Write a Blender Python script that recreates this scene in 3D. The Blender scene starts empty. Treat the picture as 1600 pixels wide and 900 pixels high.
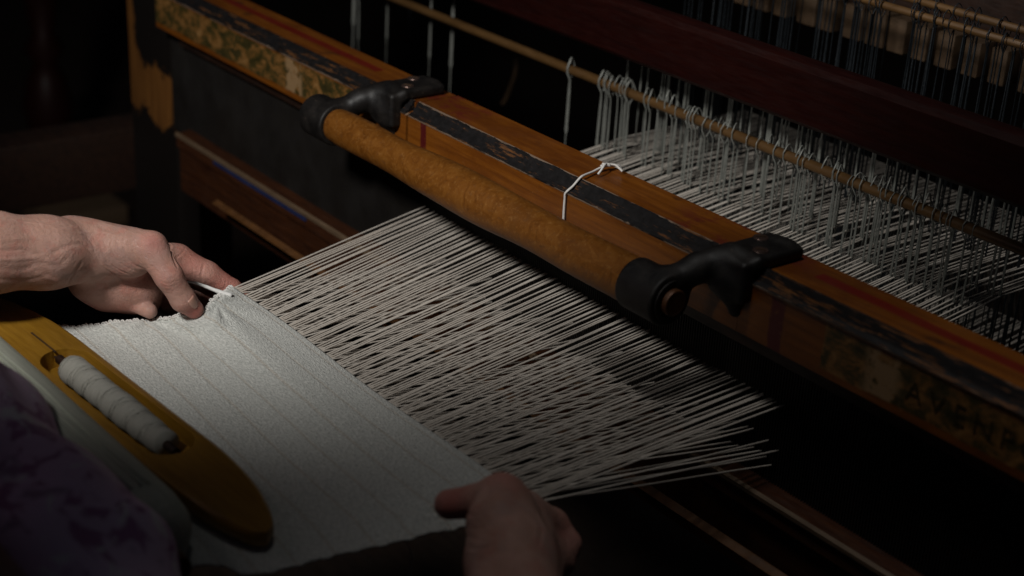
import bpy, bmesh, math, random
import numpy as np
from mathutils import Vector, Matrix
random.seed(7); rng = np.random.default_rng(7)
S = bpy.context.scene; COL = S.collection
PI = math.pi

# ------------------------------------------------------------------ camera
F = 2500.0                                   # focal length in photo pixels (1600 wide)
def unit(v): v = np.array(v, float); return v/np.linalg.norm(v)
AX = -unit((-2100, -1220, F)); AZ = -unit((-300, (630000+F*F)/1220, F)); AY = np.cross(AZ, AX)
R = np.array([AX, AY, AZ])
def ray(px, py): return R @ np.array([px-800, py-450, F])
CAM = np.array([0, 0, 1.0]) - ray(1080, 480)/F*1.65
def at(px, py, **k):                         # point on a plane x=, y=, z= or at depth d=
    d = ray(px, py)
    if 'd' in k: return CAM + d/F*k['d']
    a, v = list(k.items())[0]; i = 'xyz'.index(a)
    return CAM + d*(v-CAM[i])/d[i]
cam = bpy.data.cameras.new('camera'); co = bpy.data.objects.new('camera', cam); COL.objects.link(co)
M4 = Matrix.Identity(4)
for i in range(3):
    M4[i][0] = R[i][0]; M4[i][1] = -R[i][1]; M4[i][2] = -R[i][2]; M4[i][3] = CAM[i]
co.matrix_world = M4
cam.sensor_width = 36; cam.lens = F/1600*36; cam.clip_start = .05; cam.clip_end = 60
cam.dof.use_dof = True; cam.dof.focus_distance = 1.78; cam.dof.aperture_fstop = 3.4
S.camera = co
S.render.resolution_x = 1024; S.render.resolution_y = 576

# ------------------------------------------------------------------ light
w = bpy.data.worlds.new('World'); S.world = w; w.use_nodes = True
w.node_tree.nodes['Background'].inputs[0].default_value = (.55, .7, 1, 1)
w.node_tree.nodes['Background'].inputs[1].default_value = .006
def spot(name, loc, tgt, watts, ang, blend, rad, col):
    l = bpy.data.lights.new(name, 'SPOT'); o = bpy.data.objects.new(name, l); COL.objects.link(o)
    l.energy = watts; l.spot_size = math.radians(ang); l.spot_blend = blend; l.shadow_soft_size = rad; l.color = col
    o.location = loc; o.rotation_euler = (Vector(tgt)-Vector(loc)).to_track_quat('-Z', 'Y').to_euler()
    return o
spot('added_spot_front', (.097, -1.30, 2.15), (-1.98, 1.06, .95), 98, 80.4, .58, .11, (1.0, .97, .93))  # added spot, no lamp stands there; its cone edge darkens the near side
spot('added_spot_overhead', (.098, -.451, 3.02), (.80, 1.04, .95), 44, 89.8, 1.0, .20, (1.0, .97, .93))  # second added spot, aimed to even out light towards the heddles
S.view_settings.view_transform = 'Standard'; S.view_settings.look = 'None'
S.view_settings.exposure = 0; S.view_settings.gamma = 1

# ------------------------------------------------------------------ node materials
class NT:
    def __init__(s, name):
        s.m = bpy.data.materials.new(name); s.m.use_nodes = True; s.t = s.m.node_tree
        s.b = s.t.nodes['Principled BSDF']; s.tc = s.n('ShaderNodeTexCoord')
    def n(s, kind, **k):
        x = s.t.nodes.new(kind)
        for a, b in k.items(): setattr(x, a, b)
        return x
    def l(s, a, b): s.t.links.new(a, b)
    def put(s, sock, v):
        if hasattr(v, 'links') or isinstance(v, bpy.types.NodeSocket): s.l(v, sock)
        elif isinstance(v, (tuple, list)) and len(v) == 3 and sock.type == 'RGBA': sock.default_value = (*v, 1)
        else: sock.default_value = v
    def math(s, op, a, b=0.0, c=None, clamp=False):
        x = s.n('ShaderNodeMath', operation=op, use_clamp=clamp); s.put(x.inputs[0], a); s.put(x.inputs[1], b)
        if c is not None: s.put(x.inputs[2], c)
        return x.outputs[0]
    def map(s, vec, scale=(1, 1, 1), loc=(0, 0, 0), rot=(0, 0, 0)):
        x = s.n('ShaderNodeMapping'); s.l(vec, x.inputs[0]); x.inputs['Scale'].default_value = scale
        x.inputs['Location'].default_value = loc; x.inputs['Rotation'].default_value = rot; return x.outputs[0]
    def noise(s, vec, scale, detail=4, rough=.6, dist=0.0):
        x = s.n('ShaderNodeTexNoise'); s.l(vec, x.inputs['Vector']); x.inputs['Scale'].default_value = scale
        x.inputs['Detail'].default_value = detail; x.inputs['Roughness'].default_value = rough
        x.inputs['Distortion'].default_value = dist; return x.outputs['Fac']
    def ramp(s, fac, stops):
        x = s.n('ShaderNodeValToRGB'); s.l(fac, x.inputs[0]); r = x.color_ramp
        while len(r.elements) < len(stops): r.elements.new(.5)
        for e, (p, c) in zip(r.elements, stops):
            e.position = p; e.color = (*c, 1) if isinstance(c, tuple) else (c, c, c, 1)
        return x.outputs[0]
    def mix(s, fac, a, b, mode='MIX'):
        x = s.n('ShaderNodeMix', data_type='RGBA', blend_type=mode)
        s.put(x.inputs[0], fac); s.put(x.inputs[6], a); s.put(x.inputs[7], b); return x.outputs[2]
    def step(s, v, lo, hi):                       # smooth 0..1
        x = s.n('ShaderNodeMapRange', interpolation_type='SMOOTHSTEP'); s.put(x.inputs[0], v)
        x.inputs[1].default_value = lo; x.inputs[2].default_value = hi; return x.outputs[0]
    def band(s, v, a, b, soft=.001):
        return s.math('MULTIPLY', s.step(v, a-soft, a+soft), s.math('SUBTRACT', 1.0, s.step(v, b-soft, b+soft)))
    def xyz(s, vec):
        x = s.n('ShaderNodeSeparateXYZ'); s.l(vec, x.inputs[0]); return x.outputs
    def bump(s, h, strength, dist):
        x = s.n('ShaderNodeBump'); s.l(h, x.inputs['Height']); x.inputs['Strength'].default_value = strength
        x.inputs['Distance'].default_value = dist; s.l(x.outputs[0], s.b.inputs['Normal'])
    def out(s, col=None, rough=None, metal=0, spec=.5, **k):
        if col is not None: s.put(s.b.inputs['Base Color'], col)
        if rough is not None: s.put(s.b.inputs['Roughness'], rough)
        s.b.inputs['Metallic'].default_value = metal; s.b.inputs['Specular IOR Level'].default_value = spec
        for a, v in k.items(): s.put(s.b.inputs[a.replace('_', ' ')], v)
        return s.m

def simple(name, c1, c2, rough, scale, metal=0, bump=.3, dist=.001, stretch=(1, 1, 1), spec=.5):
    t = NT(name); v = t.map(t.tc.outputs['Object'], stretch)
    f = t.noise(v, scale, 6, .65)
    t.bump(f, bump, dist)
    r = t.ramp(t.noise(v, scale*2.3, 4), [(.3, max(0, rough-.12)), (.7, min(1, rough+.12))])
    return t.out(t.ramp(f, [(.3, c1), (.7, c2)]), r, metal, spec)

def beam_material():
    t = NT('old_varnished_wood'); o = t.tc.outputs['Object']; x, y, z = t.xyz(o)[:3]
    g = t.noise(t.map(o, (2.5, 40, 60)), 3, 8, .65, .4)
    big = t.noise(t.map(o, (1.2, 3, 3)), 6, 5, .6)
    fine = t.noise(o, 90, 6, .7); mid = t.noise(t.map(o, (.6, 1, 1)), 28, 6, .7)
    wood = t.ramp(g, [(.25, (.085, .023, .0025)), (.5, (.165, .050, .0050)), (.75, (.24, .080, .009))])
    wood = t.mix(t.step(big, .42, .68), wood, (.11, .030, .004))
    front = t.math('SUBTRACT', 1.0, t.step(z, 1.0545, 1.0565))          # the vertical front face
    # dark grime spots on the top face
    spots = t.math('MULTIPLY', t.step(t.noise(t.map(o, (1, 1.6, 1), (3.1, 0, 0)), 17, 3, .5), .60, .72), t.step(z, 1.068, 1.070))
    wood = t.mix(t.math('MULTIPLY', spots, .8), wood, (.035, .014, .007))
    # painted red line along the top of the end pieces
    ends = t.math('ADD', t.math('LESS_THAN', x, -.67), t.math('GREATER_THAN', x, .12), clamp=True)
    yw = t.math('ADD', y, t.math('MULTIPLY', t.math('SUBTRACT', mid, .5), .006))
    red = t.math('MULTIPLY', t.math('MULTIPLY', t.band(yw, .043, .057, .002), ends), t.step(z, 1.068, 1.07))
    wood = t.mix(t.math('MULTIPLY', red, .85), wood, (.13, .008, .006))
    # stains at the ends of the middle piece
    st = t.math('MULTIPLY', t.math('ADD', t.band(x, -.57, -.44, .03), t.band(x, -.07, .10, .03), clamp=True), t.step(mid, .47, .58))
    st = t.math('MULTIPLY', st, t.step(z, 1.068, 1.07))
    wood = t.mix(t.math('MULTIPLY', st, .75), wood, (.10, .012, .008))
    # maroon end lines on the front face
    xw = t.math('ADD', x, t.math('MULTIPLY', t.math('SUBTRACT', mid, .5), .01))
    mar = t.math('MULTIPLY', t.math('ADD', t.band(xw, -.499, -.487, .001), t.band(xw, .108, .126, .002), clamp=True), front)
    wood = t.mix(t.math('MULTIPLY', mar, t.step(mid, .36, .44)), wood, (.075, .008, .008))
    # green gilt transfers on the front of the end pieces, partly flaked off
    dec = t.math('ADD', t.math('MULTIPLY', t.math('GREATER_THAN', xw, .178), t.math('LESS_THAN', x, 1.2)), t.math('LESS_THAN', xw, -.66), clamp=True)
    zt = t.math('ADD', z, t.math('MULTIPLY', t.math('SUBTRACT', mid, .5), .012))
    dec = t.math('MULTIPLY', t.math('MULTIPLY', dec, t.band(zt, 1.008, 1.0535, .0015)), front)
    gr = t.ramp(t.noise(t.map(o, (1, 1, 1.6), (2, 0, 0)), 38, 8, .75, .6), [(.36, (.020, .022, .008)), (.47, (.045, .040, .012)), (.55, (.19, .090, .024)), (.68, (.30, .165, .058))])
    wood = t.mix(t.math('MULTIPLY', dec, .93), wood, gr)
    fl = t.math('MAXIMUM', t.band(xw, .232, .270, .008), t.band(xw, -.835, -.79, .006))
    fl = t.math('MULTIPLY', t.math('MULTIPLY', fl, t.step(t.noise(t.map(o, (1, 1, .8)), 42, 5, .6), .44, .50)), dec)
    wood = t.mix(fl, wood, (.28, .175, .085))
    chip = t.math('MULTIPLY', t.step(t.noise(o, 70, 7, .75), .62, .66), front)
    wood = t.mix(t.math('MULTIPLY', chip, .5), wood, (.34, .17, .06))
    # rubbed pale arris lines
    nz = t.math('ADD', z, t.math('MULTIPLY', t.math('SUBTRACT', fine, .5), .0018))
    ar = t.math('MULTIPLY', t.band(nz, 1.0552, 1.0572, .0004), t.step(t.noise(o, 36, 4), .40, .52))
    wood = t.mix(t.math('MULTIPLY', ar, .8), wood, (.34, .25, .18))
    # dirt
    wood = t.mix(t.math('MULTIPLY', t.step(fine, .55, .75), .35), wood, (.05, .02, .008))
    h = t.math('ADD', t.math('MULTIPLY', g, .5), t.math('MULTIPLY', fine, .8))
    t.bump(h, .35, .0009)
    return t.out(wood, t.ramp(mid, [(.3, .28), (.7, .52)]), 0, .45)

def moulding_material():
    t = NT('worn_black_paint_on_wood'); o = t.tc.outputs['Object']; x, y, z = t.xyz(o)[:3]
    n = t.math('ADD', t.math('MULTIPLY', t.noise(t.map(o, (.10, 1, 1)), 210, 8, .78, .2), .62), t.math('MULTIPLY', t.noise(t.map(o, (.22, 1, 1)), 75, 6, .75), .38))
    side = t.math('GREATER_THAN', x, .1)
    th = t.math('ADD', n, t.math('MULTIPLY', side, .03))
    worn = t.math('MULTIPLY', t.step(th, .535, .60), .75)
    blk = t.ramp(t.noise(o, 120, 5), [(.3, (.003, .0025, .0025)), (.7, (.011, .010, .0105))])
    wd = t.ramp(t.noise(t.map(o, (2, 30, 30)), 6, 6), [(.3, (.10, .034, .008)), (.7, (.24, .10, .028))])
    c = t.mix(worn, blk, wd)
    zz = t.math('ADD', z, t.math('MULTIPLY', t.math('SUBTRACT', t.noise(o, 45, 5), .5), .004))
    edge = t.math('MULTIPLY', t.math('ADD', t.math('LESS_THAN', zz, 1.0578), t.math('GREATER_THAN', zz, 1.0726), clamp=True), t.step(t.noise(o, 22, 4), .38, .5))
    c = t.mix(t.math('MULTIPLY', edge, .7), c, (.24, .17, .12))
    t.bump(t.math('ADD', t.math('MULTIPLY', worn, -.5), t.noise(o, 150, 5)), .5, .0008)
    return t.out(c, .62, 0, .22)

def burl_material():
    t = NT('burl_wood'); o = t.tc.outputs['Object']
    d = t.n('ShaderNodeTexNoise'); t.l(t.map(o, (.7, 1, 1)), d.inputs['Vector']); d.inputs['Scale'].default_value = 14; d.inputs['Detail'].default_value = 3
    v = t.n('ShaderNodeVectorMath', operation='MULTIPLY_ADD'); t.l(d.outputs['Color'], v.inputs[0]); v.inputs[1].default_value = (.09, .09, .09); t.l(o, v.inputs[2])
    sw = t.noise(v.outputs[0], 60, 7, .65, 1.2); sp = t.noise(o, 260, 4, .7); big = t.noise(t.map(o, (.8, 1, 1), (5.2, 0, 0)), 11, 3, .5)
    x = t.xyz(o)[0]
    c = t.ramp(sw, [(.30, (.095, .030, .0035)), (.5, (.150, .052, .0062)), (.70, (.195, .075, .011))])
    knot = t.math('MULTIPLY', t.step(big, .50, .64), t.step(sw, .38, .62))
    c = t.mix(t.math('MULTIPLY', knot, .8), c, (.060, .018, .0035))
    c = t.mix(t.math('MULTIPLY', t.step(sp, .52, .68), .35), c, (.30, .15, .045))
    c = t.mix(t.math('MULTIPLY', t.step(t.noise(o, 170, 3), .60, .68), .5), c, (.12, .05, .015))
    t.bump(t.math('ADD', t.math('MULTIPLY', sw, .4), t.math('MULTIPLY', sp, .6)), .3, .0005)
    return t.out(c, t.ramp(sw, [(.3, .40), (.7, .52)]), 0, .3)

def cloth_material():
    t = NT('off_white_woven_cotton'); uv = t.tc.outputs['UV']; u, v = t.xyz(uv)[:2]     # metres along weft / warp
    wob = t.math('ADD', v, t.math('MULTIPLY', t.math('SUBTRACT', t.noise(t.map(uv, (1, 1, 1)), 14, 2), .5), .003))
    ph = t.math('FRACT', t.math('DIVIDE', t.math('ADD', wob, .0065), .0365))
    line = t.band(ph, .44, .52, .03)
    peb = t.noise(t.map(uv, (230, 420, 1)), 1, 3, .7, .6)
    cell = t.n('ShaderNodeTexVoronoi'); t.l(t.map(uv, (330, 520, 1)), cell.inputs['Vector']); cell.inputs['Scale'].default_value = 1
    h = t.math('ADD', t.math('MULTIPLY', peb, 1.0), t.math('MULTIPLY', cell.outputs['Distance'], -.5))
    h = t.math('SUBTRACT', h, t.math('MULTIPLY', line, .22))
    dots = t.math('MULTIPLY', line, t.step(t.math('SINE', t.math('MULTIPLY', u, 1300)), -.5, .3))
    c = t.ramp(peb, [(.32, (.44, .455, .425)), (.68, (.78, .79, .745))])
    c = t.mix(t.math('MULTIPLY', line, .22), c, (.52, .43, .32))
    c = t.mix(t.math('MULTIPLY', dots, .30), c, (.34, .25, .17))
    t.bump(h, .9, .0019)
    return t.out(c, .92, 0, .15, Sheen_Weight=.2)

def yarn_material(name='natural_cotton_yarn', c1=(.52, .475, .42), c2=(.70, .65, .58)):
    t = NT(name); o = t.tc.outputs['Object']
    n = t.noise(t.map(o, (1, .6, 1)), 420, 3, .6)
    r = t.n('ShaderNodeObjectInfo').outputs['Random']
    c = t.mix(t.math('MULTIPLY', r, .45), t.ramp(n, [(.3, c1), (.7, c2)]), (.46, .40, .34))
    t.bump(n, .8, .0008)
    return t.out(c, .85, 0, .2)

def blouse_material():
    t = NT('purple_floral_cotton'); o = t.tc.outputs['Object']
    a = t.noise(o, 34, 3, .55, .8); b = t.noise(t.map(o, (1, 1, 1), (7, 3, 1)), 34, 3, .5, .8); c3 = t.noise(t.map(o, (1, 1, 1), (1, 9, 4)), 22, 3, .5, .6)
    c = t.mix(t.step(a, .50, .60), (.85, .64, .85), (.50, .26, .46))
    c = t.mix(t.step(b, .57, .66), c, (.92, .86, .93))
    c = t.mix(t.step(c3, .60, .68), c, (.5, .33, .5))
    t.bump(t.noise(o, 900, 2), .3, .0004)
    return t.out(c, .9, 0, .15)

def skin_material():
    t = NT('aged_skin'); o = t.tc.outputs['Object']
    at_ = t.n('ShaderNodeAttribute'); at_.attribute_name = 'blush'
    f = t.noise(o, 35, 5, .6); g = t.noise(o, 160, 4, .65); vein = t.noise(t.map(o, (1, 1, 1), (4, 2, 0)), 22, 2, .5, 1.0)
    c = t.ramp(f, [(.3, (.40, .225, .17)), (.7, (.54, .325, .265))])
    c = t.mix(t.math('MULTIPLY', t.step(vein, .52, .66), .35), c, (.33, .22, .20))
    red = t.noise(t.map(o, (1, 1, 1), (8, 1, 3)), 55, 4, .65)
    c = t.mix(t.math('MULTIPLY', t.step(red, .50, .66), .40), c, (.46, .17, .13))
    c = t.mix(t.math('MULTIPLY', at_.outputs['Fac'], .95), c, (.48, .15, .12))
    c = t.mix(t.math('MULTIPLY', t.step(g, .60, .72), .25), c, (.26, .11, .07))
    vo = t.n('ShaderNodeTexVoronoi', feature='DISTANCE_TO_EDGE'); t.l(t.map(o, (1, 1.3, .8)), vo.inputs['Vector']); vo.inputs['Scale'].default_value = 420
    h = t.math('ADD', t.math('MULTIPLY', g, .7), t.math('MULTIPLY', t.step(vo.outputs['Distance'], 0, .12), .35))
    h = t.math('ADD', h, t.math('MULTIPLY', t.noise(t.map(o, (1, 3, 3), (0, 0, 0), (0, .5, .6)), 60, 4, .6, .5), 1.3))
    t.bump(h, .7, .0012)
    t.b.inputs['Subsurface Radius'].default_value = (.006, .002, .001); t.b.inputs['Subsurface Scale'].default_value = .6
    return t.out(c, t.ramp(g, [(.3, .42), (.7, .58)]), 0, .35, Subsurface_Weight=.12)

def iron_material():
    t = NT('worn_black_cast_iron'); o = t.tc.outputs['Object']
    n = t.noise(o, 240, 6, .7); b = t.noise(o, 38, 5, .7)
    c = t.ramp(b, [(.35, (.004, .0035, .0035)), (.65, (.011, .0085, .007))])
    c = t.mix(t.math('MULTIPLY', t.step(n, .60, .68), t.step(b, .48, .60)), c, (.07, .05, .038))
    t.bump(n, .6, .0006)
    return t.out(c, t.ramp(b, [(.35, .46), (.65, .66)]), 0, .4)

MT = dict(
    beam=beam_material(), mould=moulding_material(), burl=burl_material(), cloth=cloth_material(), yarn=yarn_material(),
    white=yarn_material('white_cotton_string', (.70, .70, .68), (.82, .82, .80)),
    skin=skin_material(), blouse=blouse_material(),
    iron=iron_material(),
    copper=simple('worn_bolt_metal', (.07, .026, .010), (.13, .055, .022), .45, 200, .3, .3, .0004),
    screw=simple('dull_screw_metal', (.06, .04, .035), (.16, .10, .08), .40, 300, .7, .3, .0004),
    dark=simple('dark_stained_wood', (.012, .006, .004), (.032, .014, .008), .5, 24, 0, .3, .001, (1, 6, 6)),
    red=simple('red_brown_mahogany', (.008, .0012, .0009), (.016, .0026, .0016), .5, 12, 0, .25, .0008, (1.2, 10, 10), .15),
    race=simple('race_board_wood', (.022, .007, .003), (.060, .019, .006), .45, 16, 0, .3, .0008, (1, 8, 8)),
    pale=simple('pale_bare_wood', (.075, .046, .025), (.15, .10, .06), .55, 30, 0, .3, .0008, (1, 8, 8)),
    blue=simple('blue_and_grey_paint', (.010, .016, .055), (.028, .038, .11), .4, 14, 0, .3, .0006),
    bar=simple('brass_brown_heddle_bar', (.085, .042, .013), (.16, .085, .030), .45, 60, .15, .3, .0005, (.3, 1, 1)),
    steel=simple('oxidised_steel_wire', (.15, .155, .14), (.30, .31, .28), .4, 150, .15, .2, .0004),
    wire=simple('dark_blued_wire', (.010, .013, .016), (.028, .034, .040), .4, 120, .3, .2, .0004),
    cane=simple('dark_reed_wire', (.007, .0055, .0045), (.014, .011, .009), .6, 6, 0, .2, .0004),
    shuttle=simple('honey_boxwood', (.22, .105, .009), (.34, .175, .017), .42, 16, 0, .35, .0005, (1, 12, 12)),
    groove=simple('dark_groove', (.03, .015, .006), (.06, .03, .01), .7, 60),
    thread=simple('off_white_wound_thread', (.36, .355, .31), (.48, .47, .42), .85, 90, 0, .5, .0008, (8, 1, 1), .2),
    roll=simple('rolled_off_white_cloth', (.50, .53, .44), (.66, .69, .58), .92, 40, 0, .5, .001, (.3, 4, 4), .15),
    postw=None, hair=simple('grey_hair', (.12, .11, .10), (.30, .28, .26), .6, 60, 0, .6, .003, (6, 1, 1)), edge=simple('rubbed_orange_edge', (.06, .024, .007), (.13, .055, .016), .5, 40), floor=simple('dark_floorboards', (.010, .006, .004), (.022, .012, .007), .6, 8, 0, .3, .002, (1, 6, 1)),
    nail=simple('fingernail', (.50, .27, .20), (.58, .33, .26), .32, 120, 0, .1, .0003),
    ink=simple('faded_black_print', (.010, .009, .005), (.060, .042, .016), .85, 150, 0, .2, .0003, (1, 1, 1), .1),
    tan=simple('tan_wood_blocks', (.05, .03, .015), (.10, .06, .032), .6, 20, 0, .3, .001, (1, 6, 6)),
)
def post_material():
    t = NT('post_wood_with_flaking_paint'); o = t.tc.outputs['Object']; z = t.xyz(o)[2]
    x = t.xyz(o)[0]; n = t.noise(t.map(o, (1, 1, .8)), 22, 8, .75, .3); g = t.noise(t.map(o, (14, 14, 1)), 8, 6)
    nn = t.math('MULTIPLY', t.math('SUBTRACT', n, .5), .16)
    wd = t.ramp(g, [(.3, (.10, .038, .008)), (.7, (.20, .082, .018))])
    zz = t.math('ADD', z, nn); xx = t.math('ADD', x, t.math('MULTIPLY', nn, .6))
    strip = t.math('MULTIPLY', t.math('SUBTRACT', 1.0, t.step(xx, -1.405, -1.395)), t.step(zz, .80, .81))
    patch = t.math('MULTIPLY', t.band(zz, .815, .90, .006), t.math('SUBTRACT', 1.0, t.step(xx, -1.262, -1.255)))
    c = t.mix(t.math('MAXIMUM', strip, patch), (.006, .004, .003), wd)
    t.bump(g, .3, .001); return t.out(c, .5)
MT['postw'] = post_material()

# ------------------------------------------------------------------ object helpers
def thing(name, label, cat, loc=(0, 0, 0), group=None):
    o = bpy.data.objects.new(name, None); COL.objects.link(o); o.location = loc
    o.empty_display_size = .05
    tag(o, label, cat, group); return o
def tag(o, label, cat, group=None):
    o['label'] = label; o['category'] = cat
    if group: o['group'] = group
    return o
def link(name, me, mat, parent=None, kind=None, label=None, smooth=True):
    o = bpy.data.objects.new(name, me); COL.objects.link(o)
    if mat and not me.materials: me.materials.append(MT[mat])
    if smooth:
        for p in me.polygons: p.use_smooth = True
    if parent is not None:
        o.parent = parent
        top = parent
        off = Vector((0, 0, 0))
        while top is not None: off += top.location; top = top.parent
        o.location = -off                      # meshes are written in world coordinates
    if kind: o['kind'] = kind
    if label: o['label'] = label
    return o
def pymesh(name, vs, fs):
    me = bpy.data.meshes.new(name); me.from_pydata([tuple(map(float, v)) for v in vs], [], fs); me.update(); return me
def bmmesh(name, bm):
    bmesh.ops.recalc_face_normals(bm, faces=bm.faces)
    me = bpy.data.meshes.new(name); bm.to_mesh(me); bm.free(); return me
def autosmooth(o, ang=35):
    o.data.set_sharp_from_angle(angle=math.radians(ang)); return o
def box(bm, x0, x1, y0, y1, z0, z1, bev=0.0, seg=2):
    vs = [bm.verts.new(p) for p in [(x0,y0,z0),(x1,y0,z0),(x1,y1,z0),(x0,y1,z0),(x0,y0,z1),(x1,y0,z1),(x1,y1,z1),(x0,y1,z1)]]
    fs = [bm.faces.new([vs[i] for i in f]) for f in [(0,3,2,1),(4,5,6,7),(0,1,5,4),(1,2,6,5),(2,3,7,6),(3,0,4,7)]]
    if bev:
        es = list({e for f in fs for e in f.edges}); bmesh.ops.bevel(bm, geom=es, offset=bev, segments=seg, affect='EDGES', profile=.6)
def boxobj(name, mat, parent, *a, bev=.002, **k):
    bm = bmesh.new(); box(bm, *a, bev=bev); return autosmooth(link(name, bmmesh(name, bm), mat, parent, **k))
def tube(bm, pts, r, n=6, cap=True):
    pts = [Vector(p) for p in pts]; m = len(pts)
    rs = r if hasattr(r, '__len__') else [r]*m
    up = Vector((.13, .31, .94)); rings = []
    for i, p in enumerate(pts):
        t = (pts[min(i+1, m-1)]-pts[max(i-1, 0)]).normalized()
        if abs(t.dot(up)) > .96: a = t.cross(Vector((1, .1, 0))).normalized()
        else: a = t.cross(up).normalized()
        if rings and a.dot(la) < 0: a = -a
        la = a; b = t.cross(a)
        rings.append([bm.verts.new(p+(a*math.cos(2*PI*k/n)+b*math.sin(2*PI*k/n))*rs[i]) for k in range(n)])
    for A, B in zip(rings, rings[1:]):
        for k in range(n): bm.faces.new((A[k], A[(k+1) % n], B[(k+1) % n], B[k]))
    if cap: bm.faces.new(rings[0][::-1]); bm.faces.new(rings[-1])
def tubeobj(name, mat, parent, pts, r, n=8, **k):
    bm = bmesh.new(); tube(bm, pts, r, n); return link(name, bmmesh(name, bm), mat, parent, **k)
def lathe_x(name, mat, parent, prof, y, z, n=40, noise=0.0, **k):      # prof: (x, radius) along the X axis
    bm = bmesh.new(); rings = []
    for x, r in prof:
        rings.append([bm.verts.new((x, y+(r+noise*math.sin(3*a+x*40))*math.cos(a), z+(r+noise*math.sin(3*a+x*40))*math.sin(a))) for a in [2*PI*i/n for i in range(n)]])
    for A, B in zip(rings, rings[1:]):
        for i in range(n): bm.faces.new((A[i], A[(i+1) % n], B[(i+1) % n], B[i]))
    bm.faces.new(rings[0]); bm.faces.new(rings[-1][::-1])
    return autosmooth(link(name, bmmesh(name, bm), mat, parent, **k), 40)
def sweep_x(name, mat, parent, prof, x0, x1, bev=0, nseg=24, **k):     # closed (y, z) outline extruded along X
    bm = bmesh.new(); rings = []
    for i in range(nseg+1):
        x = x0+(x1-x0)*i/nseg; rings.append([bm.verts.new((x, y, z)) for y, z in prof])
    n = len(prof)
    for A, B in zip(rings, rings[1:]):
        for i in range(n): bm.faces.new((A[i], A[(i+1) % n], B[(i+1) % n], B[i]))
    bm.faces.new(rings[0][::-1]); bm.faces.new(rings[-1])
    return autosmooth(link(name, bmmesh(name, bm), mat, parent, **k), 30)

# smooth distance-field modelling for cast iron and skin
def cone(a, b, r1, r2):
    a = np.array(a, float); b = np.array(b, float); ba = b-a; L = ba@ba+1e-12
    def f(P):
        pa = P-a; h = np.clip((pa@ba)/L, 0, 1); return np.sqrt(((pa-h[..., None]*ba)**2).sum(-1))-(r1+(r2-r1)*h)
    f.box = (np.minimum(a-r1, b-r2), np.maximum(a+r1, b+r2)); return f
def rbox(c, hx, rr):
    c = np.array(c, float); hx = np.array(hx, float)
    def f(P):
        q = np.abs(P-c)-(hx-rr); return np.sqrt((np.maximum(q, 0)**2).sum(-1))+np.minimum(q.max(-1), 0)-rr
    f.box = (c-hx, c+hx); return f
def cylx(c, r, h, rr=.002):
    c = np.array(c, float)
    def f(P):
        d = P-c; q = np.stack([np.sqrt(d[..., 1]**2+d[..., 2]**2)-r+rr, np.abs(d[..., 0])-h+rr], -1)
        return np.sqrt((np.maximum(q, 0)**2).sum(-1))+np.minimum(q.max(-1), 0)-rr
    f.box = (c-[h, r, r], c+[h, r, r]); return f
def field(prims):
    def f(P):
        d = None
        for p, k in prims:
            e = p(P)
            if d is None: d = e; continue
            if k <= 0: d = np.minimum(d, e)
            else:
                h = np.clip(.5+.5*(d-e)/k, 0, 1); d = d*(1-h)+e*h-k*h*(1-h)
        return d
    return f
def nets(prims, h):
    lo = np.min([p.box[0] for p, k in prims], 0)-3*h; hi = np.max([p.box[1] for p, k in prims], 0)+3*h
    n = np.ceil((hi-lo)/h).astype(int)+1; f = field(prims)
    gx, gy, gz = [lo[i]+h*np.arange(n[i]) for i in range(3)]
    V = np.empty(n, np.float32)
    YZ = np.stack(np.meshgrid(gy, gz, indexing='ij'), -1)
    for s in range(0, n[0], 16):
        xs = gx[s:s+16]; P = np.empty((len(xs), n[1], n[2], 3)); P[..., 0] = xs[:, None, None]; P[..., 1:] = YZ[None]
        V[s:s+16] = f(P)
    I = V < 0; c = np.zeros(n-1, np.int32); 
    for dx in (0, 1):
        for dy in (0, 1):
            for dz in (0, 1): c += I[dx:n[0]-1+dx, dy:n[1]-1+dy, dz:n[2]-1+dz]
    act = (c > 0) & (c < 8); idx = -np.ones(n-1, np.int64); ii = np.argwhere(act); idx[act] = np.arange(len(ii))
    acc = np.zeros((len(ii), 3)); cnt = np.zeros(len(ii))
    cor = [(a, b, d) for a in (0, 1) for b in (0, 1) for d in (0, 1)]
    for a in cor:
        for ax in range(3):
            if a[ax]: continue
            b = list(a); b[ax] = 1
            va = V[tuple((ii+a).T)]; vb = V[tuple((ii+b).T)]; m = (va < 0) != (vb < 0)
            t = np.where(m, va/np.where(m, va-vb, 1), 0); p = np.tile(np.array(a, float), (len(ii), 1)); p[:, ax] = t
            acc[m] += p[m]; cnt[m] += 1
    verts = lo+h*(ii+acc/cnt[:, None]); faces = []
    for ax in range(3):
        u, v = (ax+1) % 3, (ax+2) % 3
        A = I.take(range(0, n[ax]-1), ax); B = I.take(range(1, n[ax]), ax); e = np.argwhere(A != B)
        ok = (e[:, u] > 0) & (e[:, v] > 0) & (e[:, u] < n[u]-1) & (e[:, v] < n[v]-1); e = e[ok]
        q = []
        for du, dv in ((1, 1), (0, 1), (0, 0), (1, 0)):
            g = e.copy(); g[:, u] -= du; g[:, v] -= dv; q.append(idx[tuple(g.T)])
        q = np.stack(q, 1); fl = ~I[tuple(e.T)]; q[fl] = q[fl][:, ::-1]; faces.append(q)
    return verts, np.concatenate(faces), f
def npmesh(name, V, Fq):
    me = bpy.data.meshes.new(name); me.vertices.add(len(V)); me.vertices.foreach_set('co', np.ascontiguousarray(V, np.float32).ravel())
    me.loops.add(len(Fq)*4); me.loops.foreach_set('vertex_index', Fq.astype(np.int32).ravel())
    me.polygons.add(len(Fq)); me.polygons.foreach_set('loop_start', np.arange(0, len(Fq)*4, 4, dtype=np.int32))
    me.update(calc_edges=True); me.validate(); return me
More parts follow.
